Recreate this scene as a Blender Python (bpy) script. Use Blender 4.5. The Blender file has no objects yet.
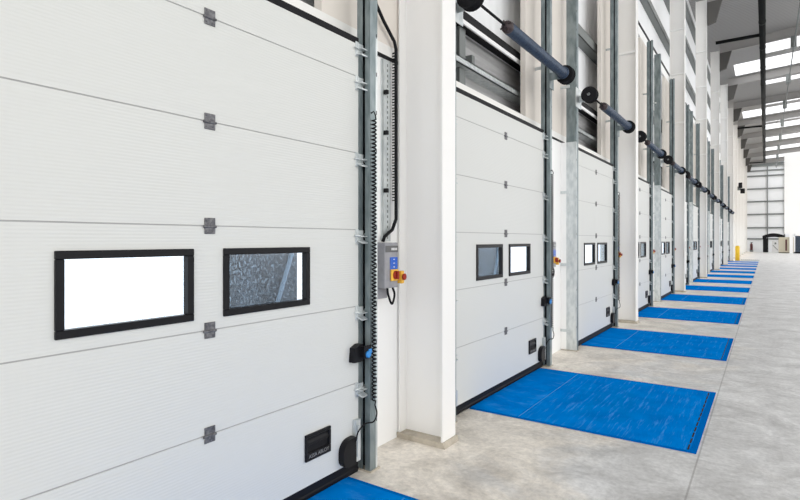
import bpy, bmesh, math, random
from mathutils import Vector, Matrix

random.seed(7)
SC = bpy.context.scene
COL = SC.collection
PI = math.pi

# ------------------------------------------------------------------ layout
Y0, PITCH, BAYS = 1.734, 3.868, 13          # first dock door, spacing, number of docks in view
CY0, CPITCH, CNUM = 3.816, 7.736, 12         # steel columns
YEND = 93.0
SEAMS = [0.100, 0.651, 1.200, 1.749, 2.298, 2.847, 3.085]
ROOF_Z, ROOF_S = 12.62, 0.07                # roof underside at x=0 and its slope
def roof(x): return ROOF_Z + ROOF_S * x

# ------------------------------------------------------------------ materials
def mat(name, color, rough=0.5, metal=0.0, spec=0.5):
    m = bpy.data.materials.new(name); m.use_nodes = True
    b = m.node_tree.nodes['Principled BSDF']
    b.inputs['Base Color'].default_value = (*color, 1)
    b.inputs['Roughness'].default_value = rough
    b.inputs['Metallic'].default_value = metal
    b.inputs['Specular IOR Level'].default_value = spec
    return m

def nodes(m):
    t = m.node_tree
    return t, t.nodes, t.links, t.nodes['Principled BSDF']

def mottle(m, c1, c2, scale=(8, 8, 8), detail=4, lo=0.35, hi=0.65, rough=None, bump=0.0):
    t, n, l, b = nodes(m)
    tc = n.new('ShaderNodeTexCoord'); mp = n.new('ShaderNodeMapping')
    mp.inputs['Scale'].default_value = scale
    nz = n.new('ShaderNodeTexNoise'); nz.inputs['Detail'].default_value = detail
    nz.inputs['Scale'].default_value = 1.0
    r = n.new('ShaderNodeValToRGB')
    r.color_ramp.elements[0].position = lo; r.color_ramp.elements[0].color = (*c1, 1)
    r.color_ramp.elements[1].position = hi; r.color_ramp.elements[1].color = (*c2, 1)
    l.new(tc.outputs['Object'], mp.inputs['Vector']); l.new(mp.outputs['Vector'], nz.inputs['Vector'])
    l.new(nz.outputs['Fac'], r.inputs['Fac']); l.new(r.outputs['Color'], b.inputs['Base Color'])
    if rough:
        mr = n.new('ShaderNodeMapRange')
        mr.inputs['To Min'].default_value, mr.inputs['To Max'].default_value = rough
        l.new(nz.outputs['Fac'], mr.inputs['Value']); l.new(mr.outputs['Result'], b.inputs['Roughness'])
    if bump:
        bp = n.new('ShaderNodeBump'); bp.inputs['Strength'].default_value = bump
        bp.inputs['Distance'].default_value = 0.01
        l.new(nz.outputs['Fac'], bp.inputs['Height']); l.new(bp.outputs['Normal'], b.inputs['Normal'])
    return m

def ribs(m, axis, scale, strength=0.3, dist=0.004, profile='SIN'):
    t, n, l, b = nodes(m)
    tc = n.new('ShaderNodeTexCoord'); w = n.new('ShaderNodeTexWave')
    w.bands_direction = axis; w.wave_profile = profile
    w.inputs['Scale'].default_value = scale; w.inputs['Distortion'].default_value = 0.0
    bp = n.new('ShaderNodeBump'); bp.inputs['Strength'].default_value = strength
    bp.inputs['Distance'].default_value = dist
    l.new(tc.outputs['Object'], w.inputs['Vector']); l.new(w.outputs['Fac'], bp.inputs['Height'])
    l.new(bp.outputs['Normal'], b.inputs['Normal'])
    return m

M = {}
M['door'] = ribs(mat('door_white_enamel', (0.655, 0.663, 0.64), 0.5, spec=0.25), 'Z', 20.0, 0.24, 0.002)
M['wall'] = mat('wall_white_paint', (0.92, 0.92, 0.91), 0.6, spec=0.2)
M['lintel'] = mat('lintel_white', (0.84, 0.83, 0.80), 0.5)
M['column'] = mat('column_white_paint', (0.87, 0.86, 0.84), 0.5, spec=0.3)
M['liner'] = mat('liner_warm_white', (0.76, 0.71, 0.65), 0.55, spec=0.2)
M['clad'] = ribs(mat('cladding_white_sheet', (0.89, 0.905, 0.92), 0.5, spec=0.3), 'Y', 1.5, 0.3, 0.02)
M['clad_dark'] = ribs(mat('cladding_grey_sheet', (0.46, 0.46, 0.46), 0.55), 'Z', 3.0, 0.5, 0.03)
M['roof'] = ribs(mat('roof_grey_sheet', (0.29, 0.285, 0.28), 0.55), 'Y', 1.5, 0.5, 0.03)
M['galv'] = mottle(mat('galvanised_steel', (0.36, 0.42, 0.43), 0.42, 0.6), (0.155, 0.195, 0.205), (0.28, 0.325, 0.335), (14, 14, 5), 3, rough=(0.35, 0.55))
M['galv_light'] = mottle(mat('bright_zinc', (0.62, 0.66, 0.67), 0.4, 0.5), (0.52, 0.56, 0.57), (0.70, 0.73, 0.73), (20, 20, 8), 3, rough=(0.3, 0.5))
M['steel_grey'] = mat('rail_grey_steel', (0.20, 0.215, 0.21), 0.5, 0.3)
M['rafter'] = mat('rafter_grey_paint', (0.33, 0.32, 0.31), 0.5)
M['haunch'] = mat('haunch_dark_grey', (0.10, 0.095, 0.09), 0.6, spec=0.2)
M['black'] = mat('black_rubber', (0.010, 0.010, 0.012), 0.6, spec=0.15)
M['blackp'] = mat('black_plastic', (0.010, 0.010, 0.012), 0.4, spec=0.15)
M['hinge'] = mottle(mat('hinge_grey', (0.14, 0.14, 0.15), 0.5, 0.3), (0.09, 0.09, 0.10), (0.19, 0.19, 0.20), (60, 60, 60), 2)
M['spring'] = mottle(mat('spring_blue_steel', (0.045, 0.075, 0.14), 0.4, 0.3), (0.02, 0.038, 0.072), (0.038, 0.065, 0.115), (30, 30, 30), 2)
M['cone'] = mat('cone_brown', (0.035, 0.02, 0.022), 0.5)
M['box'] = mottle(mat('box_grey', (0.30, 0.30, 0.32), 0.45), (0.27, 0.27, 0.29), (0.33, 0.33, 0.35), (12, 12, 12), 2)
M['box_dark'] = mat('box_header_grey', (0.12, 0.12, 0.12), 0.4)
M['blue_label'] = mat('blue_label', (0.012, 0.11, 0.55), 0.4)
M['blue_tip'] = mat('blue_tip', (0.03, 0.25, 0.65), 0.35)
M['yellow'] = mat('yellow_plate', (0.90, 0.50, 0.05), 0.4)
M['red'] = mat('red_knob', (0.32, 0.025, 0.01), 0.4, spec=0.3)
M['white_print'] = mat('white_print', (0.75, 0.75, 0.75), 0.5)
M['dim_print'] = mat('dim_print', (0.22, 0.22, 0.22), 0.5)
M['grey_print'] = mat('grey_print', (0.40, 0.40, 0.40), 0.5)
M['pipe'] = mat('black_pipe', (0.008, 0.009, 0.009), 0.6, spec=0.1)
M['bollard'] = mat('bollard_yellow', (0.85, 0.55, 0.03), 0.45)
M['cream'] = mat('cream_cabinet', (0.62, 0.57, 0.45), 0.5)
M['maroon'] = mat('dark_red', (0.10, 0.015, 0.02), 0.5)
M['brace'] = mat('brace_pale_blue', (0.25, 0.36, 0.50), 0.5)
M['shelter'] = mottle(mat('shelter_blue_grey', (0.06, 0.085, 0.12), 0.7), (0.02, 0.032, 0.05), (0.05, 0.07, 0.10), (9, 9, 3), 5)
M['grout'] = mottle(mat('grout', (0.45, 0.40, 0.33), 0.8), (0.36, 0.32, 0.26), (0.52, 0.47, 0.39), (10, 10, 10), 4)

# blue deck: worn paint with fine tread lines and scuffs
def deck_material(name, tread):
    m = mat(name, (0.0, 0.15, 0.50), 0.5, spec=0.0)
    t, n, l, b = nodes(m)
    tc = n.new('ShaderNodeTexCoord')
    nz = n.new('ShaderNodeTexNoise'); nz.inputs['Scale'].default_value = 3.0; nz.inputs['Detail'].default_value = 6
    r = n.new('ShaderNodeValToRGB')
    r.color_ramp.elements[0].position = 0.35; r.color_ramp.elements[0].color = (0.0, 0.18, 0.62, 1)
    r.color_ramp.elements[1].position = 0.75; r.color_ramp.elements[1].color = (0.0, 0.235, 0.74, 1)
    l.new(tc.outputs['Object'], nz.inputs['Vector']); l.new(nz.outputs['Fac'], r.inputs['Fac'])
    mp = n.new('ShaderNodeMapping'); mp.inputs['Scale'].default_value = (26, 2.2, 1) if tread else (3, 6, 1)
    n2 = n.new('ShaderNodeTexNoise'); n2.inputs['Scale'].default_value = 1.0; n2.inputs['Detail'].default_value = 6
    n2.inputs['Roughness'].default_value = 0.7
    l.new(tc.outputs['Object'], mp.inputs['Vector']); l.new(mp.outputs['Vector'], n2.inputs['Vector'])
    r2 = n.new('ShaderNodeValToRGB')
    r2.color_ramp.elements[0].position = 0.52; r2.color_ramp.elements[0].color = (0, 0, 0, 1)
    r2.color_ramp.elements[1].position = 0.80; r2.color_ramp.elements[1].color = (0.7, 0.7, 0.7, 1) if tread else (0.45, 0.45, 0.45, 1)
    l.new(n2.outputs['Fac'], r2.inputs['Fac'])
    mx = n.new('ShaderNodeMix'); mx.data_type = 'RGBA'
    mx.inputs['B'].default_value = (0.10, 0.36, 0.80, 1)
    l.new(r2.outputs['Color'], mx.inputs['Factor']); l.new(r.outputs['Color'], mx.inputs['A'])
    l.new(mx.outputs['Result'], b.inputs['Base Color'])
    mr = n.new('ShaderNodeMapRange'); mr.inputs['To Min'].default_value = 0.32; mr.inputs['To Max'].default_value = 0.6
    l.new(n2.outputs['Fac'], mr.inputs['Value']); l.new(mr.outputs['Result'], b.inputs['Roughness'])
    return m
M['deck'] = deck_material('blue_deck_paint', False)
M['tread'] = deck_material('blue_tread_paint', True)
M['deck_seam'] = mat('worn_seam', (0.04, 0.27, 0.68), 0.5, spec=0.1)
M['deck_edge'] = mat('blue_edge_paint', (0.0, 0.14, 0.50), 0.5, spec=0.0)

# concrete floor: power-floated grey slab, cream strip between the dock pits, joint lines
def concrete():
    m = mat('polished_concrete', (0.5, 0.5, 0.48), 0.4, spec=0.4)
    t, n, l, b = nodes(m)
    tc = n.new('ShaderNodeTexCoord'); sx = n.new('ShaderNodeSeparateXYZ')
    l.new(tc.outputs['Object'], sx.inputs['Vector'])
    def noise(scale, detail=5, rough=0.6, dist=0.0):
        z = n.new('ShaderNodeTexNoise'); z.inputs['Scale'].default_value = scale
        z.inputs['Detail'].default_value = detail; z.inputs['Roughness'].default_value = rough
        z.inputs['Distortion'].default_value = dist
        l.new(tc.outputs['Object'], z.inputs['Vector']); return z
    big = noise(0.8, 5, 0.65, 0.6); mid = noise(2.2, 9, 0.72, 0.7); fine = noise(22.0, 4, 0.7)
    def ramp(src, a, ca, c, cc):
        r = n.new('ShaderNodeValToRGB')
        r.color_ramp.elements[0].position = a; r.color_ramp.elements[0].color = (*ca, 1)
        r.color_ramp.elements[1].position = c; r.color_ramp.elements[1].color = (*cc, 1)
        l.new(src, r.inputs['Fac']); return r
    grey = ramp(mid.outputs['Fac'], 0.32, (0.47, 0.465, 0.46), 0.68, (0.86, 0.86, 0.86))
    cream = ramp(mid.outputs['Fac'], 0.32, (0.54, 0.49, 0.425), 0.60, (0.93, 0.87, 0.785))
    # where the cream apron is: near the wall, ragged by the large noise
    add = n.new('ShaderNodeMath'); add.operation = 'MULTIPLY_ADD'
    l.new(big.outputs['Fac'], add.inputs[0]); add.inputs[1].default_value = 4.2
    l.new(sx.outputs['X'], add.inputs[2])
    msk = n.new('ShaderNodeMapRange'); msk.interpolation_type = 'SMOOTHSTEP'
    msk.inputs['From Min'].default_value = 2.5; msk.inputs['From Max'].default_value = 3.9
    l.new(add.outputs[0], msk.inputs['Value'])
    mx = n.new('ShaderNodeMix'); mx.data_type = 'RGBA'
    l.new(msk.outputs['Result'], mx.inputs['Factor'])
    l.new(cream.outputs['Color'], mx.inputs['A']); l.new(grey.outputs['Color'], mx.inputs['B'])
    # speckle
    sp = ramp(fine.outputs['Fac'], 0.3, (0.80, 0.80, 0.80), 0.7, (1.10, 1.10, 1.10))
    mul = n.new('ShaderNodeMix'); mul.data_type = 'RGBA'; mul.blend_type = 'MULTIPLY'
    mul.inputs['Factor'].default_value = 1.0
    l.new(mx.outputs['Result'], mul.inputs['A']); l.new(sp.outputs['Color'], mul.inputs['B'])
    # saw-cut joints: one along the pit heads, others across
    def line(src, pos, half):
        s = n.new('ShaderNodeMath'); s.operation = 'SUBTRACT'; l.new(src, s.inputs[0]); s.inputs[1].default_value = pos
        a = n.new('ShaderNodeMath'); a.operation = 'ABSOLUTE'; l.new(s.outputs[0], a.inputs[0])
        c = n.new('ShaderNodeMath'); c.operation = 'LESS_THAN'; l.new(a.outputs[0], c.inputs[0]); c.inputs[1].default_value = half
        return c
    def mx2(a, b_):
        c = n.new('ShaderNodeMath'); c.operation = 'MAXIMUM'; l.new(a.outputs[0], c.inputs[0]); l.new(b_.outputs[0], c.inputs[1]); return c
    pm = n.new('ShaderNodeMath'); pm.operation = 'PINGPONG'; l.new(sx.outputs['Y'], pm.inputs[0]); pm.inputs[1].default_value = CPITCH / 2
    j = mx2(line(sx.outputs['X'], 1.985, 0.006), line(pm.outputs[0], 0.3, 0.005))
    j = mx2(j, line(sx.outputs['X'], 9.7, 0.006))
    mj = n.new('ShaderNodeMix'); mj.data_type = 'RGBA'
    sc_ = n.new('ShaderNodeMath'); sc_.operation = 'MULTIPLY'; l.new(j.outputs[0], sc_.inputs[0]); sc_.inputs[1].default_value = 0.45
    l.new(sc_.outputs[0], mj.inputs['Factor']); l.new(mul.outputs['Result'], mj.inputs['A'])
    mj.inputs['B'].default_value = (0.16, 0.15, 0.14, 1)
    l.new(mj.outputs['Result'], b.inputs['Base Color'])
    mr = n.new('ShaderNodeMapRange'); mr.inputs['To Min'].default_value = 0.28; mr.inputs['To Max'].default_value = 0.55
    l.new(mid.outputs['Fac'], mr.inputs['Value']); l.new(mr.outputs['Result'], b.inputs['Roughness'])
    return m
M['floor'] = concrete()

def pane_material():
    m = bpy.data.materials.new('misted_pane'); m.use_nodes = True
    t = m.node_tree; n, l = t.nodes, t.links; n.clear()
    out = n.new('ShaderNodeOutputMaterial')
    tr = n.new('ShaderNodeBsdfTransparent'); tr.inputs['Color'].default_value = (0.90, 0.95, 1.0, 1)
    gl = n.new('ShaderNodeBsdfGlossy'); gl.inputs['Roughness'].default_value = 0.03
    df = n.new('ShaderNodeBsdfTranslucent'); df.inputs['Color'].default_value = (0.50, 0.66, 0.82, 1)
    tc = n.new('ShaderNodeTexCoord'); mp = n.new('ShaderNodeMapping'); mp.inputs['Scale'].default_value = (1, 90, 45)
    nz = n.new('ShaderNodeTexNoise'); nz.inputs['Scale'].default_value = 1.0; nz.inputs['Detail'].default_value = 4
    l.new(tc.outputs['Object'], mp.inputs['Vector']); l.new(mp.outputs['Vector'], nz.inputs['Vector'])
    r = n.new('ShaderNodeMapRange'); r.inputs['From Min'].default_value = 0.52; r.inputs['From Max'].default_value = 0.66
    r.inputs['To Min'].default_value = 0.02; r.inputs['To Max'].default_value = 0.28
    l.new(nz.outputs['Fac'], r.inputs['Value'])
    m1 = n.new('ShaderNodeMixShader'); l.new(r.outputs['Result'], m1.inputs['Fac'])
    l.new(tr.outputs[0], m1.inputs[1]); l.new(df.outputs[0], m1.inputs[2])
    m2 = n.new('ShaderNodeMixShader'); m2.inputs['Fac'].default_value = 0.05
    l.new(m1.outputs[0], m2.inputs[1]); l.new(gl.outputs[0], m2.inputs[2])
    l.new(m2.outputs[0], out.inputs['Surface'])
    return m
M['pane'] = pane_material()

def rooflight_material():
    m = bpy.data.materials.new('rooflight_sheet'); m.use_nodes = True
    t = m.node_tree; n, l = t.nodes, t.links; n.clear()
    out = n.new('ShaderNodeOutputMaterial')
    tr = n.new('ShaderNodeBsdfTransparent'); tr.inputs['Color'].default_value = (0.97, 0.98, 1, 1)
    df = n.new('ShaderNodeBsdfTranslucent'); df.inputs['Color'].default_value = (0.9, 0.9, 0.9, 1)
    mx = n.new('ShaderNodeMixShader'); mx.inputs['Fac'].default_value = 0.3
    l.new(tr.outputs[0], mx.inputs[1]); l.new(df.outputs[0], mx.inputs[2]); l.new(mx.outputs[0], out.inputs['Surface'])
    return m
M['rooflight'] = rooflight_material()

# ------------------------------------------------------------------ mesh builder
class MB:
    def __init__(self):
        self.bm = bmesh.new(); self.mats = []; self.cur = 0
    def use(self, key):
        m = M[key]
        if m not in self.mats: self.mats.append(m)
        self.cur = self.mats.index(m); return self
    def _faces(self, fs, smooth=False):
        for f in fs: f.material_index = self.cur; f.smooth = smooth
    def box(self, x0, x1, y0, y1, z0, z1, bevel=0.0, seg=1):
        r = bmesh.ops.create_cube(self.bm, size=1.0)
        vs = r['verts']
        for v in vs:
            v.co = Vector(((x0 + x1) / 2 + v.co.x * (x1 - x0), (y0 + y1) / 2 + v.co.y * (y1 - y0), (z0 + z1) / 2 + v.co.z * (z1 - z0)))
        fs = set(f for v in vs for f in v.link_faces)
        if bevel:
            es = list(set(e for v in vs for e in v.link_edges))
            rb = bmesh.ops.bevel(self.bm, geom=es, offset=bevel, segments=seg, affect='EDGES', profile=0.5)
            fs = set(f for f in fs if f.is_valid) | set(rb['faces'])
        self._faces(fs); return self
    def prism(self, pts, axis, a, b):
        """closed polygon pts (2-D) pushed along axis from a to b"""
        def P(p, t):
            return {'x': (t, p[0], p[1]), 'y': (p[0], t, p[1]), 'z': (p[0], p[1], t)}[axis]
        va = [self.bm.verts.new(P(p, a)) for p in pts]; vb = [self.bm.verts.new(P(p, b)) for p in pts]
        fs = [self.bm.faces.new(va), self.bm.faces.new(list(reversed(vb)))]
        k = len(pts)
        for i in range(k):
            fs.append(self.bm.faces.new((va[i], vb[i], vb[(i + 1) % k], va[(i + 1) % k])))
        self._faces(fs); return self
    def lathe(self, prof, axis, origin, seg=16, smooth=True, caps=True):
        """prof: list of (t along axis, radius)"""
        ax = {'x': 0, 'y': 1, 'z': 2}[axis]; o1, o2 = [(1, 2), (2, 0), (0, 1)][ax]
        rings = []
        for t_, r_ in prof:
            ring = []
            for i in range(seg):
                a = 2 * PI * i / seg; c = [0, 0, 0]
                c[ax] = origin[ax] + t_; c[o1] = origin[o1] + r_ * math.cos(a); c[o2] = origin[o2] + r_ * math.sin(a)
                ring.append(self.bm.verts.new(c))
            rings.append(ring)
        fs = []
        for A, B in zip(rings, rings[1:]):
            for i in range(seg):
                fs.append(self.bm.faces.new((A[i], A[(i + 1) % seg], B[(i + 1) % seg], B[i])))
        self._faces(fs, smooth)
        if caps:
            self._faces([self.bm.faces.new(list(reversed(rings[0]))), self.bm.faces.new(rings[-1])])
        return self
    def tube(self, pts, r, seg=8):
        pts = [Vector(p) for p in pts]; rings = []
        d0 = (pts[1] - pts[0]).normalized()
        up = Vector((0, 0, 1)) if abs(d0.z) < 0.9 else Vector((1, 0, 0))
        u = d0.cross(up).normalized()
        for i, p in enumerate(pts):
            if i == 0: d = d0
            elif i == len(pts) - 1: d = (pts[-1] - pts[-2]).normalized()
            else: d = ((pts[i + 1] - p).normalized() + (p - pts[i - 1]).normalized()).normalized()
            u = (u - d * u.dot(d)).normalized(); w = d.cross(u)
            rings.append([self.bm.verts.new(p + r * (math.cos(2 * PI * k / seg) * u + math.sin(2 * PI * k / seg) * w)) for k in range(seg)])
        fs = []
        for A, B in zip(rings, rings[1:]):
            for i in range(seg):
                fs.append(self.bm.faces.new((A[i], A[(i + 1) % seg], B[(i + 1) % seg], B[i])))
        self._faces(fs, True)
        self._faces([self.bm.faces.new(list(reversed(rings[0]))), self.bm.faces.new(rings[-1])])
        return self
    def build(self, name, parent=None, loc=None):
        bmesh.ops.recalc_face_normals(self.bm, faces=self.bm.faces[:])
        me = bpy.data.meshes.new(name); self.bm.to_mesh(me); self.bm.free()
        for m in self.mats: me.materials.append(m)
        o = bpy.data.objects.new(name, me); COL.objects.link(o)
        if parent is not None: o.parent = parent
        if loc is not None: o.location = loc
        return o

def smooth_path(pts, n=6):
    P = [Vector(p) for p in pts]; P = [2 * P[0] - P[1]] + P + [2 * P[-1] - P[-2]]; out = []
    for i in range(1, len(P) - 2):
        a, b, c, d = P[i - 1:i + 3]
        for k in range(n):
            t = k / n
            out.append(0.5 * (2 * b + (c - a) * t + (2 * a - 5 * b + 4 * c - d) * t * t + (3 * b - a - 3 * c + d) * t ** 3))
    out.append(P[-2]); return out

def text_mesh(name, body, size, matkey, parent, matrix):
    cu = bpy.data.curves.new(name, 'FONT'); cu.body = body; cu.size = size; cu.extrude = 0.0008
    cu.align_x = 'CENTER'; cu.align_y = 'CENTER'
    tmp = bpy.data.objects.new('tmp_text', cu); COL.objects.link(tmp)
    dg = bpy.context.evaluated_depsgraph_get()
    me = bpy.data.meshes.new_from_object(tmp.evaluated_get(dg))
    bpy.data.objects.remove(tmp); bpy.data.curves.remove(cu)
    me.transform(matrix); me.materials.clear(); me.materials.append(M[matkey])
    o = bpy.data.objects.new(name, me); COL.objects.link(o); o.parent = parent
    return o

def tag(o, label, cat, group=None, kind=None):
    o['label'] = label; o['category'] = cat
    if group: o['group'] = group
    if kind: o['kind'] = kind
    return o
def thing(name, loc, label, cat, group=None, kind=None):
    o = bpy.data.objects.new(name, None); o.empty_display_size = 0.1; COL.objects.link(o); o.location = loc
    return tag(o, label, cat, group, kind)
def struct(o):
    o['kind'] = 'structure'; return o

KIDS = {}
def children(o): return [c for c in bpy.data.objects if c.parent == o]
def dup(root, loc, label, skip=()):
    """a copy of a thing with copies of its parts and sub-parts"""
    r = root.copy(); COL.objects.link(r); r.location = loc; r['label'] = label
    def rec(src, dst):
        if src.name not in KIDS: KIDS[src.name] = children(src)
        for ch in KIDS[src.name]:
            base = ch.name.split('.')[0]
            if base in skip or ch.name in skip: continue
            c = ch.copy(); COL.objects.link(c); c.parent = dst
            rec(ch, c)
    rec(root, r)
    return r

ORD = ['first', 'second', 'third', 'fourth', 'fifth', 'sixth', 'seventh', 'eighth', 'ninth', 'tenth', 'eleventh', 'twelfth', 'thirteenth']
def yc(k): return Y0 + PITCH * k

# ------------------------------------------------------------------ setting
# floor
m = MB().use('floor'); m.box(-0.9, 42, -9, YEND, -0.15, 0); struct(m.build('floor'))

# dock wall: inner lining with openings, outer sheeting behind
def wall_left():
    m = MB()
    top = 12.45
    lo = [(-9.0, yc(0) - 1.24)] + [(yc(k) + 1.24, yc(k + 1) - 1.24) for k in range(BAYS - 1)] + [(yc(BAYS - 1) + 1.24, YEND)]
    up = [(-9.0, yc(0) - 1.04)] + [(yc(k) + 1.04, yc(k + 1) - 1.04) for k in range(BAYS - 1)] + [(yc(BAYS - 1) + 1.04, YEND)]
    m.use('wall')
    for a, b in lo: m.box(-0.24, -0.17, a, b, 0, 3.09)
    m.use('liner')
    for a, b in up: m.box(-0.24, -0.17, a, b, 3.285, 6.76)
    m.use('wall')
    m.box(-0.24, -0.17, -9, YEND, 3.09, 3.285)
    m.box(-0.24, -0.1698, -9, YEND, 6.76, 6.98)        # sill band
    m.box(-0.52, -0.24, -9, YEND, 3.16, 3.20)          # soffit over the door heads
    m.use('liner'); m.box(-0.24, -0.17, yc(BAYS - 1) + 1.04, YEND, 6.98, top)
    m.use('clad'); m.box(-0.52, -0.48, -9, YEND, 4.06, 13.0)
    m.use('clad_dark'); m.box(-0.52, -0.48, -9, YEND, 3.20, 4.06)
    return struct(m.build('wall_left'))
wall_left()

# black joint line and white band above the door heads, broken at the columns
cols = [CY0 + CPITCH * j for j in range(CNUM)]
segs, a = [], -9.0
for c in cols[:7]:
    segs.append((a, c - 0.11)); a = c + 0.11
m = MB().use('lintel')
for a_, b_ in segs: m.box(-0.1695, -0.162, a_, b_, 3.195, 3.285)
struct(m.build('trim_1'))
m = MB().use('black')
for a_, b_ in segs: m.box(-0.1695, -0.160, a_, b_, 3.165, 3.194)
struct(m.build('trim_2'))
m = MB().use('black')
m.box(-0.1695, -0.158, -9, cols[0] - .11, 6.985, 7.06)
for a_, b_ in segs[1:]: m.box(-0.1695, -0.158, a_, b_, 6.985, 7.06)
struct(m.build('trim_3'))
# sheeting rails behind the openings
def rail(name, z0, z1, key, lip=None):
    m = MB().use(key)
    m.box(-0.48, -0.30, -9, yc(BAYS - 1) + 4, z1 - 0.012, z1); m.box(-0.48, -0.30, -9, yc(BAYS - 1) + 4, z0, z0 + 0.012)
    m.box(-0.312, -0.30, -9, yc(BAYS - 1) + 4, z0, z1)
    if lip:
        m.use(lip); m.box(-0.315, -0.296, -9, yc(BAYS - 1) + 4, z0 - 0.05, z0)
    return struct(m.build(name))
rail('trim_4', 3.58, 3.66, 'galv_light')
rail('trim_5', 4.08, 4.18, 'black', 'wall')
m = MB().use('steel_grey')
for k in range(6):
    for a_, b_ in ((-0.42, -0.28), (-0.55, -0.50), (-0.12, -0.05)):
        m.box(-0.478, -0.36, yc(k) + a_, yc(k) + b_, 3.20 if b_ < -.1 else 3.661, 3.579 if b_ < -.1 else 3.80)
        if b_ < -.1: m.box(-0.478, -0.36, yc(k) + a_, yc(k) + b_, 3.661, 4.029)
struct(m.build('trim_12'))
for i, z in enumerate((5.30, 8.35, 9.9, 11.4)): rail('trim_%d' % (6 + i), z, z + 0.19, 'steel_grey')

# roof: grey sheets with rooflight strips
LIGHTS = [(20.4, 22.6), (24.0, 26.6), (36.2, 38.5), (39.4, 42.2), (45.0, 46.2), (50.5, 53.2), (54.2, 57.3), (58.4, 61.2), (62.2, 65.0), (66.2, 69.0), (70.0, 72.9), (73.9, 76.7), (77.7, 80.6), (81.6, 84.4), (85.4, 88.3), (89.3, 92.2)]
LONG = (24.0, 39.4, 54.2, 66.2, 73.9, 81.6, 89.3)
def roof_sheet():
    m = MB()
    def slab(x0, x1, y0, y1, key, t=0.06):
        m.use(key)
        m.prism([(x0, roof(x0)), (x1, roof(x1)), (x1, roof(x1) + t), (x0, roof(x0) + t)], 'y', y0, y1)
    a = -9.0
    for y0, y1 in LIGHTS:
        slab(-0.62, 14, a, y0, 'roof'); slab(-0.62, 0.75 if y0 in LONG else 2.3, y0, y1, 'roof'); a = y1
    slab(-0.62, 14, a, YEND, 'roof')
    return struct(m.build('ceiling'))
roof_sheet()
for i, (y0, y1) in enumerate(LIGHTS):
    m = MB().use('rooflight')
    x0 = 0.75 if y0 in LONG else 2.3
    m.prism([(x0, roof(x0) + 0.02), (14, roof(14) + 0.02), (14, roof(14) + 0.03), (x0, roof(x0) + 0.03)], 'y', y0, y1)
    struct(m.build('window_%d' % (i + 1)))

# end wall with rails
m = MB().use('clad'); m.box(-0.62, 24, YEND, YEND + 0.1, 0, 13.6); struct(m.build('wall_back'))
m = MB().use('steel_grey')
for z in (1.75, 3.35, 5.30, 7.15, 9.0, 10.85, 11.6): m.box(0.05, 4.6, YEND - 0.18, YEND, z, z + 0.2)
m.box(0.05, 6, YEND - 0.3, YEND, 12.3, 12.75)
for x in (2.62, 4.62): m.box(x - 0.06, x + 0.06, YEND - 0.2, YEND, 0, 12.4)
struct(m.build('trim_20'))
# white internal partition standing before the end wall
m = MB().use('wall'); m.box(4.36, 7.5, 83.0, 83.3, 2.45, roof(4.36) - 0.02); m.box(4.9, 5.25, 83.0, 83.3, 0, 2.45)
struct(m.build('wall_partition'))

# ------------------------------------------------------------------ columns and rafters
def make_column():
    t = thing('steel_column', (0, cols[0], 0), '', 'column', 'white steel columns along the dock wall', 'thing')
    m = MB().use('column')
    m.box(-0.156, -0.144, -0.108, 0.108, 0.012, 12.3); m.box(0.258, 0.274, -0.108, 0.108, 0.012, 12.3)
    m.box(-0.144, 0.258, -0.005, 0.005, 0.012, 12.3)
    m.build('shaft', t)
    m = MB().use('grout'); m.prism([(-0.165, 0.0), (0.30, 0.0), (0.285, 0.045), (-0.165, 0.045)], 'y', -0.12, 0.12); m.build('base_plate', t)
    for z in (5.45, 7.02, 8.45, 10.0):
        m = MB().use('wall'); m.box(-0.144, 0.257, -0.104, 0.104, z, z + 0.035)
        m.build('stiffener', t)
    return t
LBL_COL = ['white steel column between the first and second dock doors, nearest of all']
for j in range(1, CNUM):
    LBL_COL.append('white steel column, %s in the row counted from the near end' % ORD[j] if j < 6 else 'distant white steel column, %s in the row counted from the near end' % ORD[j])
c0 = make_column(); c0['label'] = LBL_COL[0]
for j in range(1, CNUM):
    dup(c0, (0, cols[j], 0), LBL_COL[j])

def make_rafter():
    m = MB().use('rafter')
    d = 0.5
    def seg(x0, x1, a0, a1, y0, y1):
        m.prism([(x0, roof(x0) - a1), (x1, roof(x1) - a1), (x1, roof(x1) - a0), (x0, roof(x0) - a0)], 'y', y0, y1)
    seg(0.29, 13.9, 0.002, 0.018, -0.09, 0.09); seg(0.29, 13.9, d - 0.016, d, -0.09, 0.09); seg(0.29, 13.9, 0.018, d - 0.016, -0.005, 0.005)
    m.use('haunch')
    m.prism([(0.29, 11.15), (0.62, 11.25), (0.86, roof(0.86) - d - 0.002), (0.29, roof(0.29) - d - 0.002)], 'y', -0.09, 0.09)
    return m
r0 = make_rafter().build('roof_beam', loc=(0, cols[0], 0)); struct(r0)
for j in range(1, CNUM):
    r = r0.copy(); COL.objects.link(r); r.location = (0, cols[j], 0)

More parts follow.
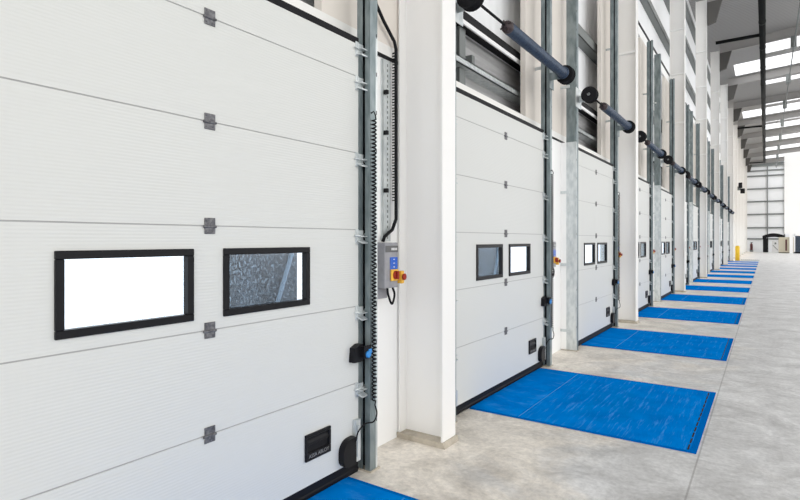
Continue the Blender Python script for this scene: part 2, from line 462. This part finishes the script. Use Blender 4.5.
# ------------------------------------------------------------------ sectional doors
def make_door():
    t = thing('sectional_door', (0, yc(0), 0), '', 'door', 'white sectional doors along the dock wall', 'thing')
    W = 1.24
    wins = [(-0.741, -0.097), (0.085, 0.741)]; wz0, wz1, fb = 1.262, 1.630, 0.036
    for i in range(6):
        z0, z1 = SEAMS[i] + (0.0035 if i else 0), SEAMS[i + 1] - 0.0035
        m = MB().use('door')
        if i == 2:                                   # the glazed section has two openings
            ys = [-W, wins[0][0] + .01, wins[0][1] - .01, wins[1][0] + .01, wins[1][1] - .01, W]
            m.box(-0.042, 0, -W, W, z0, wz0 + .01); m.box(-0.042, 0, -W, W, wz1 - .01, z1)
            for a_, b_ in ((0, 1), (2, 3), (4, 5)): m.box(-0.042, 0, ys[a_], ys[b_], wz0 + .01, wz1 - .01)
        else:
            m.box(-0.042, 0, -W, W, z0, z1)
        m.use('grey_print'); 
        if i: m.box(-0.040, -0.004, -W, W, SEAMS[i] - 0.0036, SEAMS[i] + 0.0036)
        m.build('panel', t)
    for (a_, b_) in wins:
        m = MB().use('blackp')
        for (p, q, r_, s) in ((a_, b_, wz0, wz0 + fb), (a_, b_, wz1 - fb, wz1), (a_, a_ + fb, wz0 + fb, wz1 - fb), (b_ - fb, b_, wz0 + fb, wz1 - fb)):
            m.box(-0.03, 0.013, p, q, r_, s, 0.003)
        w = m.build('window_frame', t)
        m = MB().use('pane'); m.box(-0.026, -0.022, a_ + fb - .004, b_ - fb + .004, wz0 + fb - .004, wz1 - fb + .004); m.build('pane', w)
    for i in range(1, 6):                            # centre hinges
        z = SEAMS[i]
        m = MB().use('hinge'); m.box(0.0005, 0.006, -0.032, 0.034, z - 0.042, z + 0.042, 0.002)
        m.lathe([(-0.040, 0.007), (0.036, 0.007)], 'y', (0.008, 0, z - 0.004), 8)
        for dy in (-0.02, 0.02):
            for dz in (-0.028, 0.028): m.lathe([(0.006, 0.005), (0.009, 0.004)], 'x', (0, dy, z + dz), 6)
        m.build('hinge', t)
    for s in (-1, 1):                                # edge hinges with rollers running in the tracks
        for i in range(1, 7):
            z = SEAMS[i] - (0.055 if i < 6 else 0.05)
            m = MB().use('galv_light')
            ya, yb = sorted((s * 1.205, s * 1.239))
            m.box(0.0005, 0.005, ya, yb, z - 0.045, z + 0.06, 0.001)
            ya, yb = sorted((s * 1.222, s * 1.286))
            m.box(0.005, 0.048, ya, yb, z + 0.004, z + 0.010); m.box(0.005, 0.010, ya, yb, z - 0.03, z + 0.05)
            m.prism([(0.010, z - 0.03), (0.05, z - 0.045), (0.052, z - 0.036), (0.010, z - 0.018)], 'y', ya, yb)
            m.lathe([(0, 0.007), (0.13, 0.007)] if s > 0 else [(-0.13, 0.007), (0, 0.007)], 'y', (0.012, s * 1.19, z + 0.012), 8)
            m.lathe([(-0.012, 0.02), (0.012, 0.02)], 'y', (0.012, s * 1.325, z + 0.012), 12)
            m.build('roller_bracket', t)
    m = MB().use('black'); m.prism([(-0.045, 0.0), (-0.020, 0.0), (-0.012, 0.03), (-0.018, 0.04), (-0.014, 0.099), (-0.045, 0.099)], 'y', -1.24, 1.26); m.build('bottom_seal', t)
    m = MB().use('black'); m.box(-0.03, 0.004, -1.24, 1.24, 3.0855, 3.125); m.build('top_seal', t)
    # recessed pull handle low on the right
    ya, yb, za, zb = 0.70, 0.935, 0.262, 0.432
    m = MB().use('blackp')
    fr = 0.02
    for (p, q, r_, s_) in ((ya, yb, za, za + 0.05), (ya, yb, zb - fr, zb), (ya, ya + fr, za + .05, zb - fr), (yb - fr, yb, za + .05, zb - fr)):
        m.box(0.0006, 0.016, p, q, r_, s_, 0.002)
    m.use('black'); m.box(0.0006, 0.003, ya + fr, yb - fr, za + .05, zb - fr)
    m.use('blackp'); m.prism([(0.003, zb - 0.075), (0.012, zb - 0.07), (0.012, zb - 0.055), (0.003, zb - 0.04)], 'y', ya + fr, yb - fr)
    h = m.build('pull_handle', t)
    mtx = Matrix.Translation((0.0165, (ya + yb) / 2, za + 0.028)) @ Matrix.Rotation(PI / 2, 4, 'Z') @ Matrix.Rotation(PI / 2, 4, 'X')
    text_mesh('lettering', 'ASSA ABLOY', 0.033, 'dim_print', h, mtx)
    # black rounded cover on the lower corner and its strap
    m = MB().use('blackp')
    pts = []
    for i in range(9):
        a_ = PI / 2 + PI / 2 * i / 8
        pts.append((1.115 + 0.09 * math.cos(a_), 0.21 + 0.085 * math.sin(a_)))
    for i in range(5):
        a_ = PI + PI / 2 * i / 4
        pts.append((1.085 + 0.06 * math.cos(a_), 0.165 + 0.06 * math.sin(a_)))
    pts += [(1.16, 0.105), (1.16, 0.295)]
    m.prism(pts, 'x', 0.001, 0.05)
    m.build('corner_cover', t)
    m = MB().use('galv_light'); m.box(0.001, 0.02, -1.232, -1.17, 0.11, 0.26, 0.002); m.build('corner_bracket', t)
    m = MB().use('galv_light'); m.box(0.001, 0.03, 1.178, 1.232, 0.105, 0.40, 0.002); m.box(0.0305, 0.036, 1.19, 1.215, 0.14, 0.36, .001); m.build('corner_bracket', t)
    # side lock
    m = MB().use('blackp')
    m.prism([(1.135, 0.815), (1.232, 0.81), (1.232, 0.935), (1.20, 0.936), (1.145, 0.915)], 'x', 0.001, 0.05)
    m.box(0.073, 0.088, 1.205, 1.283, 0.835, 0.925, 0.004); m.box(0.05, 0.074, 1.205, 1.23, 0.85, 0.92)
    k = m.build('side_lock', t)
    m = MB().use('blue_tip'); m.lathe([(0.0885, 0.026), (0.10, 0.026), (0.106, 0.018)], 'x', (0, 1.238, 0.865), 12); m.box(0.0885, 0.096, 1.245, 1.282, 0.868, 0.90, .003); m.build('release_knob', k)
    return t
d0 = make_door()
LBL_DOOR = ['huge nearest white sectional door whose left window pane glows pure white',
            'white sectional door just past the nearest column, one grey and one bright pane',
            'third white sectional door from the near end, left of the second column',
            'white sectional door right behind the second column, its left half hidden']
for k in range(4, BAYS):
    LBL_DOOR.append('%s white sectional door counted from the near end of the row' % ORD[k])
d0['label'] = LBL_DOOR[0]

# vertical tracks, one left and one right of every door
def make_track(s, name='door_track'):
    t = thing(name, (0, yc(0), 0), '', 'track', 'galvanised tracks beside the doors', 'thing')
    zt = 6.72
    m = MB().use('galv')
    def yb(a_, b_): return sorted((s * a_, s * b_))
    a_, b_ = yb(1.29, 1.294)
    # C-channel open towards the door: two lips, dark slot between
    for x0, x1 in ((-0.050, 0.001), (0.023, 0.070)): m.box(x0, x1, a_, b_, 0.012, zt)
    a2, b2 = yb(1.352, 1.356); m.box(-0.050, 0.070, a2, b2, 0.012, zt)
    a3, b3 = yb(1.294, 1.352); m.box(-0.050, -0.046, a3, b3, 0.012, zt); m.box(0.066, 0.070, a3, b3, 0.012, zt)
    m.build('channel', t)
    m = MB().use('black'); a4, b4 = yb(1.346, 1.3515); m.box(-0.045, 0.065, a4, b4, 0.012, zt); m.build('channel_shade', t)  # black sheet added in the channel, painting the shade seen through the slot
    a5, b5 = yb(1.3565, 1.382); a6, b6 = yb(1.378, 1.382)
    m = MB().use('galv_light'); m.box(0.062, 0.066, a5, b5, 0.012, 3.16); m.box(-0.085, 0.062, a6, b6, 0.012, 3.16); m.build('wall_angle', t)
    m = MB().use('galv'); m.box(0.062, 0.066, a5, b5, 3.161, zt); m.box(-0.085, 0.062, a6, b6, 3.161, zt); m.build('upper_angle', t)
    m = MB().use('wall'); m.box(-0.168, -0.086, a6, b6, 0.012, 3.16); m.build('jamb_flashing', t)
    # row of punched slots on the angle
    m = MB().use('black')
    a7, b7 = yb(1.365, 1.374)
    for i in range(22):
        z = 0.35 + i * 0.28; m.box(0.0655, 0.0665, a7, b7, z, z + 0.03)
    m.build('slots', t)
    for z in (0.30, 1.30, 2.40, 4.0, 5.4):
        m = MB().use('galv_light'); aa, bb = yb(1.3825, 1.40); m.box(-0.169, -0.03, aa, bb, z - .02, z + .02); 
        m.build('wall_bracket', t)
    m = MB().use('grout'); aa, bb = yb(1.285, 1.40); m.box(-0.16, 0.08, aa, bb, 0, 0.0115); m.build('foot', t)
    return t
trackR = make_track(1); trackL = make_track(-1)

# torsion spring shaft above each door
def make_shaft():
    t = thing('torsion_spring_shaft', (0, yc(0), 0), '', 'door spring', 'torsion spring shafts above the doors', 'thing')
    X, Z_ = 0.26, 3.83
    m = MB().use('blackp'); m.lathe([(-1.45, 0.0135), (1.44, 0.0135)], 'y', (X, 0, Z_), 10); m.build('shaft', t)
    prof = []
    y, n_ = -0.53, 92
    st = 1.74 / n_
    for i in range(n_):
        prof += [(y, 0.060), (y + st * 0.3, 0.0645), (y + st * 0.7, 0.0645)]; y += st
    prof.append((y, 0.060))
    m = MB().use('spring'); m.lathe(prof, 'y', (X, 0, Z_), 18, smooth=False); m.build('spring', t)
    m = MB().use('cone'); m.lathe([(-0.64, 0.025), (-0.60, 0.032), (-0.585, 0.058), (-0.55, 0.062), (-0.528, 0.062)], 'y', (X, 0, Z_), 14)
    for a_ in range(4):
        an = a_ * PI / 2 + .4
        m.tube([(X + .03 * math.cos(an), -0.60, Z_ + .03 * math.sin(an)), (X + .064 * math.cos(an), -0.60, Z_ + .064 * math.sin(an))], 0.009, 6)
    m.build('winding_cone', t)
    m = MB().use('spring'); m.lathe([(1.212, 0.066), (1.222, 0.080), (1.23, 0.080), (1.232, 0.04)], 'y', (X, 0, Z_), 16); m.build('spring_collar', t)
    for s, y in ((-1, -1.375), (1, 1.335)):
        m = MB().use('black')
        pr = [(-0.06, 0.03), (-0.058, 0.112), (-0.045, 0.118), (-0.035, 0.100)]
        for i in range(5): pr += [(-0.03 + i * .012, 0.104), (-0.024 + i * .012, 0.098)]
        pr += [(0.034, 0.100), (0.044, 0.118), (0.058, 0.112), (0.06, 0.03)]
        m.lathe(pr, 'y', (X, y, Z_), 22, smooth=False)
        d = m.build('cable_drum', t)
        m = MB().use('galv_light'); m.lathe([(-0.075, 0.012), (-0.06, 0.022)] if s < 0 else [(0.06, 0.022), (0.085, 0.012)], 'y', (X, y, Z_), 10); m.build('set_collar', d)
    for s, y in ((-1, -1.285), (1, 1.235)):
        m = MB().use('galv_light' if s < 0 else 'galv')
        m.box(0.078, 0.084, *sorted((s * (1.18 if s < 0 else 1.22), s * (1.46 if s < 0 else 1.40))), Z_ - 0.16, Z_ + 0.13)
        m.box(0.084, 0.285, y - 0.004, y + 0.004, Z_ - 0.07, Z_ + 0.03)
        m.build('bearing_bracket', t)
        m = MB().use('galv'); m.box(0.0715, 0.0775, *sorted((s * 1.30, s * 1.37)), Z_ - 0.16, Z_ + 0.15); m.build('packing_plate', t)
    return t
shaft0 = make_shaft()

# dock leveller
def make_leveller():
    t = thing('dock_leveller', (0, yc(0), 0), '', 'dock leveller', 'blue dock levellers set in the floor', 'thing')
    y0, y1 = -0.871, 1.146
    m = MB().use('deck'); m.box(-0.009, 0.485, y0 + .035, y1 - .035, 0.001, 0.010); m.build('deck', t)
    m = MB().use('deck_seam'); m.box(0.486, 0.496, y0 + .035, y1 - .035, 0.001, 0.0085); m.build('seam', t)
    m = MB().use('tread'); m.box(0.497, 1.917, y0 + .035, y1 - .035, 0.001, 0.010)
    m.build('tread_plate', t)
    m = MB().use('deck_edge')
    m.box(-0.009, 1.965, y0, y0 + .03, 0.001, 0.007); m.box(-0.009, 1.965, y1 - .03, y1, 0.001, 0.007); m.box(1.918, 1.965, y0 + .03, y1 - .03, 0.001, 0.008)
    m.build('edge_frame', t)
    m = MB().use('black')
    n_ = 12; L = (y1 - y0 - .08) / n_
    for i in range(n_):
        m.box(1.897, 1.910, y0 + .04 + i * L, y0 + .04 + i * L + L * 0.8, 0.0102, 0.0108)
    m.build('hinge_gap', t)
    return t
lev0 = make_leveller()

# operator box on the wall right of each door
def make_box():
    t = thing('door_control_box', (0, yc(0), 0), '', 'control box', 'grey door control boxes', 'thing')
    y0, y1, z0, z1 = 1.562, 1.742, 1.300, 1.655
    m = MB().use('box'); m.box(-0.168, 0.0, y0, y1, z0, z1, 0.008, 2); m.build('enclosure', t)
    m = MB().use('box_dark'); m.box(0.0005, 0.004, y0 + .012, y1 - .006, z1 - 0.075, z1 - 0.025)
    h = m.build('header_strip', t)
    m = MB().use('white_print')
    for i in range(4): m.box(0.0042, 0.005, y0 + .085 + i * .02, y0 + .099 + i * .02, z1 - 0.06, z1 - 0.042)
    m.build('print', h)
    m = MB().use('blue_label'); m.box(0.0005, 0.004, y0 + .07, y1 - .012, z1 - 0.215, z1 - 0.115)
    b = m.build('keypad', t)
    m = MB().use('white_print')
    for i in range(3): m.box(0.0042, 0.005, y0 + .11, y0 + .13, z1 - 0.135 - i * .03, z1 - 0.129 - i * .03)
    m.build('print', b)
    m = MB().use('yellow'); m.box(0.0005, 0.016, y0 + .072, y1 - .012, z0 + 0.055, z0 + 0.145, 0.004)
    sw = m.build('switch_plate', t)
    m = MB().use('red'); m.lathe([(0.016, 0.034), (0.022, 0.034), (0.03, 0.026)], 'x', (0, y0 + .122, z0 + .10), 16); m.box(0.03, 0.048, y0 + .112, y0 + .132, z0 + .068, z0 + .132, .004); m.build('rotary_knob', sw)
    m = MB().use('yellow'); m.box(-0.03, 0.035, y1 + .0005, y1 + .040, z0 + 0.03, z0 + 0.13, 0.005); e = m.build('stop_housing', t)
    m = MB().use('red'); m.lathe([(0.035, 0.012), (0.043, 0.014), (0.045, 0.026), (0.055, 0.026), (0.06, 0.018)], 'x', (0, y1 + .016, z0 + .083), 16); m.build('stop_button', e)
    m = MB().use('box'); m.box(-0.168, -0.09, y0, y1 - .02, z0 - 0.09, z0 - 0.001, 0.004); m.build('gland_plate', t)
    m = MB().use('black'); m.tube(smooth_path([(-0.04, y0 + .09, z0), (-0.03, y0 + .09, z0 - .06), (-0.02, y0 + .125, z0 - .13), (-0.02, y0 + .16, z0 - .06), (-0.04, y0 + .16, z0)]), 0.009, 8); m.build('cable_loop', t)
    return t
box0 = make_box()

# perforated cable tray rising from the box, with black clips; feed cable beside it
def make_tray():
    t = thing('cable_tray', (0, yc(0), 0), '', 'cable tray', 'perforated cable trays on the dock wall', 'thing')
    y0, y1, z0, z1 = 1.740, 1.845, 1.665, 3.15
    m = MB().use('galv_light'); m.box(-0.150, -0.147, y0, y1, z0, z1); m.box(-0.169, -0.147, y0, y0 + .003, z0, z1); m.box(-0.169, -0.147, y1 - .003, y1, z0, z1)
    m.build('channel', t)
    m = MB().use('steel_grey')
    n_ = 34
    for i in range(n_):
        z = z0 + .02 + i * (z1 - z0 - .03) / n_
        m.box(-0.1468, -0.1460, y0 + .055, y0 + .070, z, z + .022)
    m.build('slots', t)
    for z in (2.06, 2.53, 2.86):
        m = MB().use('blackp'); m.box(-0.1465, -0.11, y0 + .005, y0 + .032, z, z + .035, .003); m.build('clip', t)
    return t
tray0 = make_tray()
def make_feed():
    m = MB().use('black')
    X = -0.125
    m.tube([(X, 1.71, 1.664), (X, 1.73, 1.70), (X, 1.84, 1.76), (X, 1.893, 1.85), (X, 1.893, 3.26), (X, 1.87, 3.32), (X, 1.72, 3.44), (X, 1.62, 3.54), (X, 1.60, 3.62), (X, 1.60, 6.3)], 0.014, 8)
    n = 52
    for i in range(n):
        z = 2.0 + i * 0.024
        m.box(-0.15, -0.115, 1.872, 1.880, z, z + .009)
    return m
feed0 = make_feed().build('feed_cable', loc=(0, yc(0), 0)); tag(feed0, '', 'cable', 'black feed cables on the dock wall')

# coiled cable in front of the right-hand track
def make_coil():
    R, n_ = 0.015, 74
    top, bot = 2.55, 0.52
    pts = [Vector((0.078, 1.29, top + .035)), Vector((0.09, 1.305, top + .05)), Vector((0.105, 1.308, top + .02))]
    steps = n_ * 8
    for i in range(steps + 1):
        a = 2 * PI * i / 8; z = top - (top - bot) * i / steps
        pts.append(Vector((0.092 + R * math.cos(a), 1.308 + R * math.sin(a), z)))
    pts += smooth_path([(0.10, 1.308, bot - .03), (0.115, 1.31, bot - .09), (0.11, 1.28, bot - .14), (0.09, 1.21, bot - .14), (0.075, 1.15, bot - .18), (0.066, 1.13, 0.27)], 5)
    m = MB().use('black'); m.tube(pts, 0.0055, 6)
    return m
coil0 = make_coil().build('coiled_cable', loc=(0, yc(0), 0)); tag(coil0, '', 'cable', 'coiled cables hanging by the door tracks')

# shelter cheek outside, seen through the right-hand pane
def make_shelter():
    t = thing('dock_shelter', (0, yc(0), 0), '', 'dock shelter', 'dock shelter cheeks outside the doors', 'thing')
    m = MB().use('shelter'); m.box(-0.68, -0.62, 0.36, 1.245, 0.0, 3.1); m.build('curtain', t)
    m = MB().use('brace'); m.tube([(-0.60, 0.98, 1.1), (-0.60, 1.22, 1.7)], 0.018, 6); m.build('brace', t)
    return t
sh0 = make_shelter()

NEAR_SKIP = ()
FAR_SKIP = ('hinge', 'slots', 'clip', 'lettering', 'print', 'set_collar', 'lift_cable', 'corner_bracket', 'release_knob', 'winding_cone', 'spring_collar', 'hinge_gap', 'seam', 'header_strip', 'gland_plate', 'cable_loop', 'foot', 'channel_shade')
def lab(k, first, rest): return first if k == 0 else rest % ORD[k]
def doorname(k): return 'the %s door' % ORD[k]
trackR['label'] = 'galvanised steel track on the right edge of the nearest door, running to the top'
trackL['label'] = 'galvanised steel track on the left edge of the first door'
shaft0['label'] = 'torsion spring shaft above the first door'
lev0['label'] = 'blue steel dock leveller before the nearest door, only one corner in frame'
box0['label'] = 'large grey control box with blue keypad and red knobs beside the nearest door'
tray0['label'] = 'perforated grey cable tray rising above the nearest grey control box'
feed0['label'] = 'black cable climbing the wall beside the nearest cable tray'
coil0['label'] = 'black coiled cable hanging down the track of the nearest door'
sh0['label'] = 'dark blue-grey dock shelter cheek seen through the right pane of the nearest door'
for k in range(1, BAYS):
    L = (0, yc(k), 0); sk = NEAR_SKIP if k < 5 else FAR_SKIP
    dup(d0, L, LBL_DOOR[k], sk if k < 5 else sk)
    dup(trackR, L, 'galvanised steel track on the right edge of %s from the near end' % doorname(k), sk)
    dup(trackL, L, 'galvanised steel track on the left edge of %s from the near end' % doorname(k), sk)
    dup(shaft0, L, 'blue torsion spring on a black shaft above %s from the near end' % doorname(k))
    dup(lev0, L, ['', 'largest fully visible blue dock leveller, before the second door'][k] if k == 1 else 'blue steel dock leveller in the floor before %s from the near end' % doorname(k), sk)
    if k < 5: dup(sh0, L, 'blue-grey dock shelter cheek seen through the panes of %s' % doorname(k), sk)
    if k < 8:
        dup(box0, L, 'small grey control box with red knob beside %s from the near end' % doorname(k), sk)
    if k < 3:
        dup(coil0, L, 'thin black coiled cable by the right track of %s from the near end' % doorname(k))
for o in (trackL, shaft0):           # the first door's left track and shaft lie wholly outside the frame
    for c in children(o):
        for d in children(c): bpy.data.objects.remove(d)
        bpy.data.objects.remove(c)
    bpy.data.objects.remove(o)

# ------------------------------------------------------------------ roof services and far end
t = thing('drain_pipe', (2.28, 0, 11.9), 'black drain pipe running the length of the roof with branches to the wall', 'pipe', kind='thing')
m = MB().use('pipe'); m.lathe([(10.0, 0.14), (84.5, 0.14)], 'y', (0, 0, 0), 14)
for y in range(14, 84, 4): m.lathe([(y, 0.152), (y + 0.15, 0.152)], 'y', (0, 0, 0), 14)
m.build('main_run', t)
for y in (32.0, 57.6, 84.4):
    m = MB().use('pipe'); m.lathe([(-2.0, 0.085), (-0.06, 0.085)], 'x', (0, y, 0), 12); m.build('branch', t)

t = thing('sprinkler_pipe', (3.62, 0, 11.75), 'thin grey pipe hung under the roof on dark drop brackets', 'pipe', kind='thing')
m = MB().use('steel_grey'); m.lathe([(24, 0.03), (91, 0.03)], 'y', (0, 0, 0), 8); m.build('run', t)
for j in range(3, CNUM):
    y = cols[j]
    m = MB().use('steel_grey'); m.box(-0.13, 0.13, y - 0.25, y + 0.25, 0.03, roof(3.49) - 0.505 - 11.75, 0.01); m.build('drop_bracket', t)

def one(m, name, label, cat, loc, group=None):
    o = m.build(name, loc=loc); return tag(o, label, cat, group, 'thing')
t = thing('bollard', (0.52, 51.2, 0), 'yellow safety bollard standing at the far end of the row', 'bollard', kind='thing')
m = MB().use('bollard'); m.lathe([(0.0, 0.16), (1.12, 0.16), (1.2, 0.12), (1.22, 0.04)], 'z', (0, 0, 0), 16); m.build('post', t)
m = MB().use('steel_grey'); m.box(-0.17, 0.17, -0.17, 0.17, 0, 0.02); m.build('base_plate', t)

t = thing('floor_grating', (1.34, 51.6, 0), 'low dark chequered grating on the floor beside yellow bollard', 'grating', kind='thing')
m = MB().use('steel_grey')
for i in range(9):
    m.box(-0.6 + i * .14, -0.53 + i * .14, -0.35, 0.35, 0.0, 0.09)
m.build('bars', t)
m = MB().use('galv_light'); m.box(-0.62, 0.68, -0.40, -0.36, 0, 0.07); m.build('edge_bar', t)

t = thing('wall_floodlight', (0.35, 57.95, 6.3), 'small black twin floodlight high on a distant white column', 'light', kind='thing')
m = MB().use('blackp'); m.box(0.0, 0.30, -0.2, 0.05, 0.15, 0.65, 0.03); m.build('upper_lamp', t)
m = MB().use('blackp'); m.box(0.15, 0.5, -0.2, 0.05, -0.35, 0.10, 0.03); m.build('lower_lamp', t)
m = MB().use('steel_grey'); m.box(-0.075, 0.2, -0.06, 0.0, -0.05, 0.3); m.build('arm', t)

t = thing('arched_frame', (2.6, 88.5, 0), 'big black arched frame standing before the end wall', 'frame', kind='thing')
m = MB().use('blackp')
pts = []
for i in range(13):
    x = -0.55 + 2.5 * i / 12; pts.append((x, 2.15 + 0.45 * math.sin(PI * (0.08 + 0.84 * i / 12))))
for i in range(12, -1, -1):
    x = -0.55 + 2.5 * i / 12; pts.append((x, 1.75 + 0.35 * math.sin(PI * (0.08 + 0.84 * i / 12))))
m.prism(pts, 'y', -0.3, 0.3); m.build('arch', t)
for x in (-0.5, 1.65):
    m = MB().use('blackp'); m.box(x, x + (0.6 if x < 0 else .25), -0.3, 0.3, 0, 1.95); m.build('leg', t)
t = thing('white_board', (3.5, 88.0, 0), 'white panel with grey marks leaning under the black arch', 'panel', kind='thing')
m = MB().use('white_print'); m.box(-0.38, 0.42, 0, 0.05, 0.0, 1.6); m.build('sheet', t)
m = MB().use('steel_grey'); m.tube([(-0.3, -0.02, 1.0), (-0.05, -0.02, 0.7), (0.25, -0.02, 0.35)], 0.04, 6); m.box(-0.1, 0.1, -0.04, 0.0, 1.1, 1.35); m.build('bracket', t)
t = thing('cream_cabinet', (4.55, 85.0, 0), 'cream storage cabinet with a dark slot by the white partition', 'cabinet', kind='thing')
m = MB().use('cream'); m.box(-0.75, 0.85, -0.4, 0.4, 0.08, 2.05, 0.02); m.build('body', t)
m = MB().use('maroon'); m.box(-0.05, 0.12, -0.42, -0.4, 0.3, 1.75); m.build('slot', t)
m = MB().use('black'); m.box(-0.75, 0.85, -0.4, 0.4, 0.0, 0.08); m.build('plinth', t)
m = MB().use('blackp'); m.box(0.62, 0.72, -0.43, -0.4, 0.95, 1.2); m.build('lock', t)
t = thing('fire_extinguisher', (0.72, 91.8, 0), 'dark red extinguisher-shaped cylinder by the end wall', 'extinguisher', kind='thing')
m = MB().use('maroon'); m.lathe([(0.0, 0.17), (0.8, 0.17), (0.95, 0.07), (1.02, 0.07)], 'z', (0, 0, 0.25), 12); m.build('cylinder', t)
m = MB().use('blackp'); m.box(-0.1, 0.16, -0.04, 0.04, 1.27, 1.36); m.build('valve', t)
m = MB().use('steel_grey'); m.box(-0.2, 0.2, -0.2, 0.2, 0, 0.25); m.build('stand', t)

t = thing('glazed_screen', (5.9, 82.9, 0), 'white framed screen with grey panes under the white partition', 'screen', kind='thing')
m = MB().use('wall'); m.box(-0.55, -0.45, -0.05, 0.05, 0.2, 2.4); m.box(0.15, 0.25, -0.05, 0.05, 0.2, 2.4); m.box(-0.55, 1.4, -0.05, 0.05, 2.2, 2.42); m.build('frame', t)
m = MB().use('black'); m.box(-0.55, 1.4, -0.05, 0.05, 0, 0.2); m.build('plinth', t)
for a_, b_ in ((-0.44, 0.14), (0.26, 1.38)):
    m = MB().use('shelter'); m.box(a_, b_, -0.01, 0.01, 0.2, 2.2); m.build('pane', t)

# ------------------------------------------------------------------ daylight
w = bpy.data.worlds.new('overcast_daylight'); SC.world = w; w.use_nodes = True
bg = w.node_tree.nodes['Background']; bg.inputs['Color'].default_value = (1.0, 0.995, 0.985, 1); bg.inputs['Strength'].default_value = 2.05

# ------------------------------------------------------------------ camera
cam = bpy.data.cameras.new('camera'); co = bpy.data.objects.new('camera', cam); COL.objects.link(co)
co.location = (2.4127, 0, 1.6743); co.rotation_euler = (PI / 2, 0, 0.603)
cam.sensor_width = 36; cam.lens = 531.08 / 800 * 36; cam.shift_y = -9.91 / 800; cam.clip_end = 400; cam.clip_start = 0.05
SC.camera = co
SC.view_settings.view_transform = 'Standard'; SC.view_settings.look = 'None'
SC.view_settings.exposure = 0.0; SC.view_settings.gamma = 1.0; SC.view_settings.use_curve_mapping = False
SC.cycles.max_bounces = 10; SC.cycles.diffuse_bounces = 6; SC.cycles.transparent_max_bounces = 16
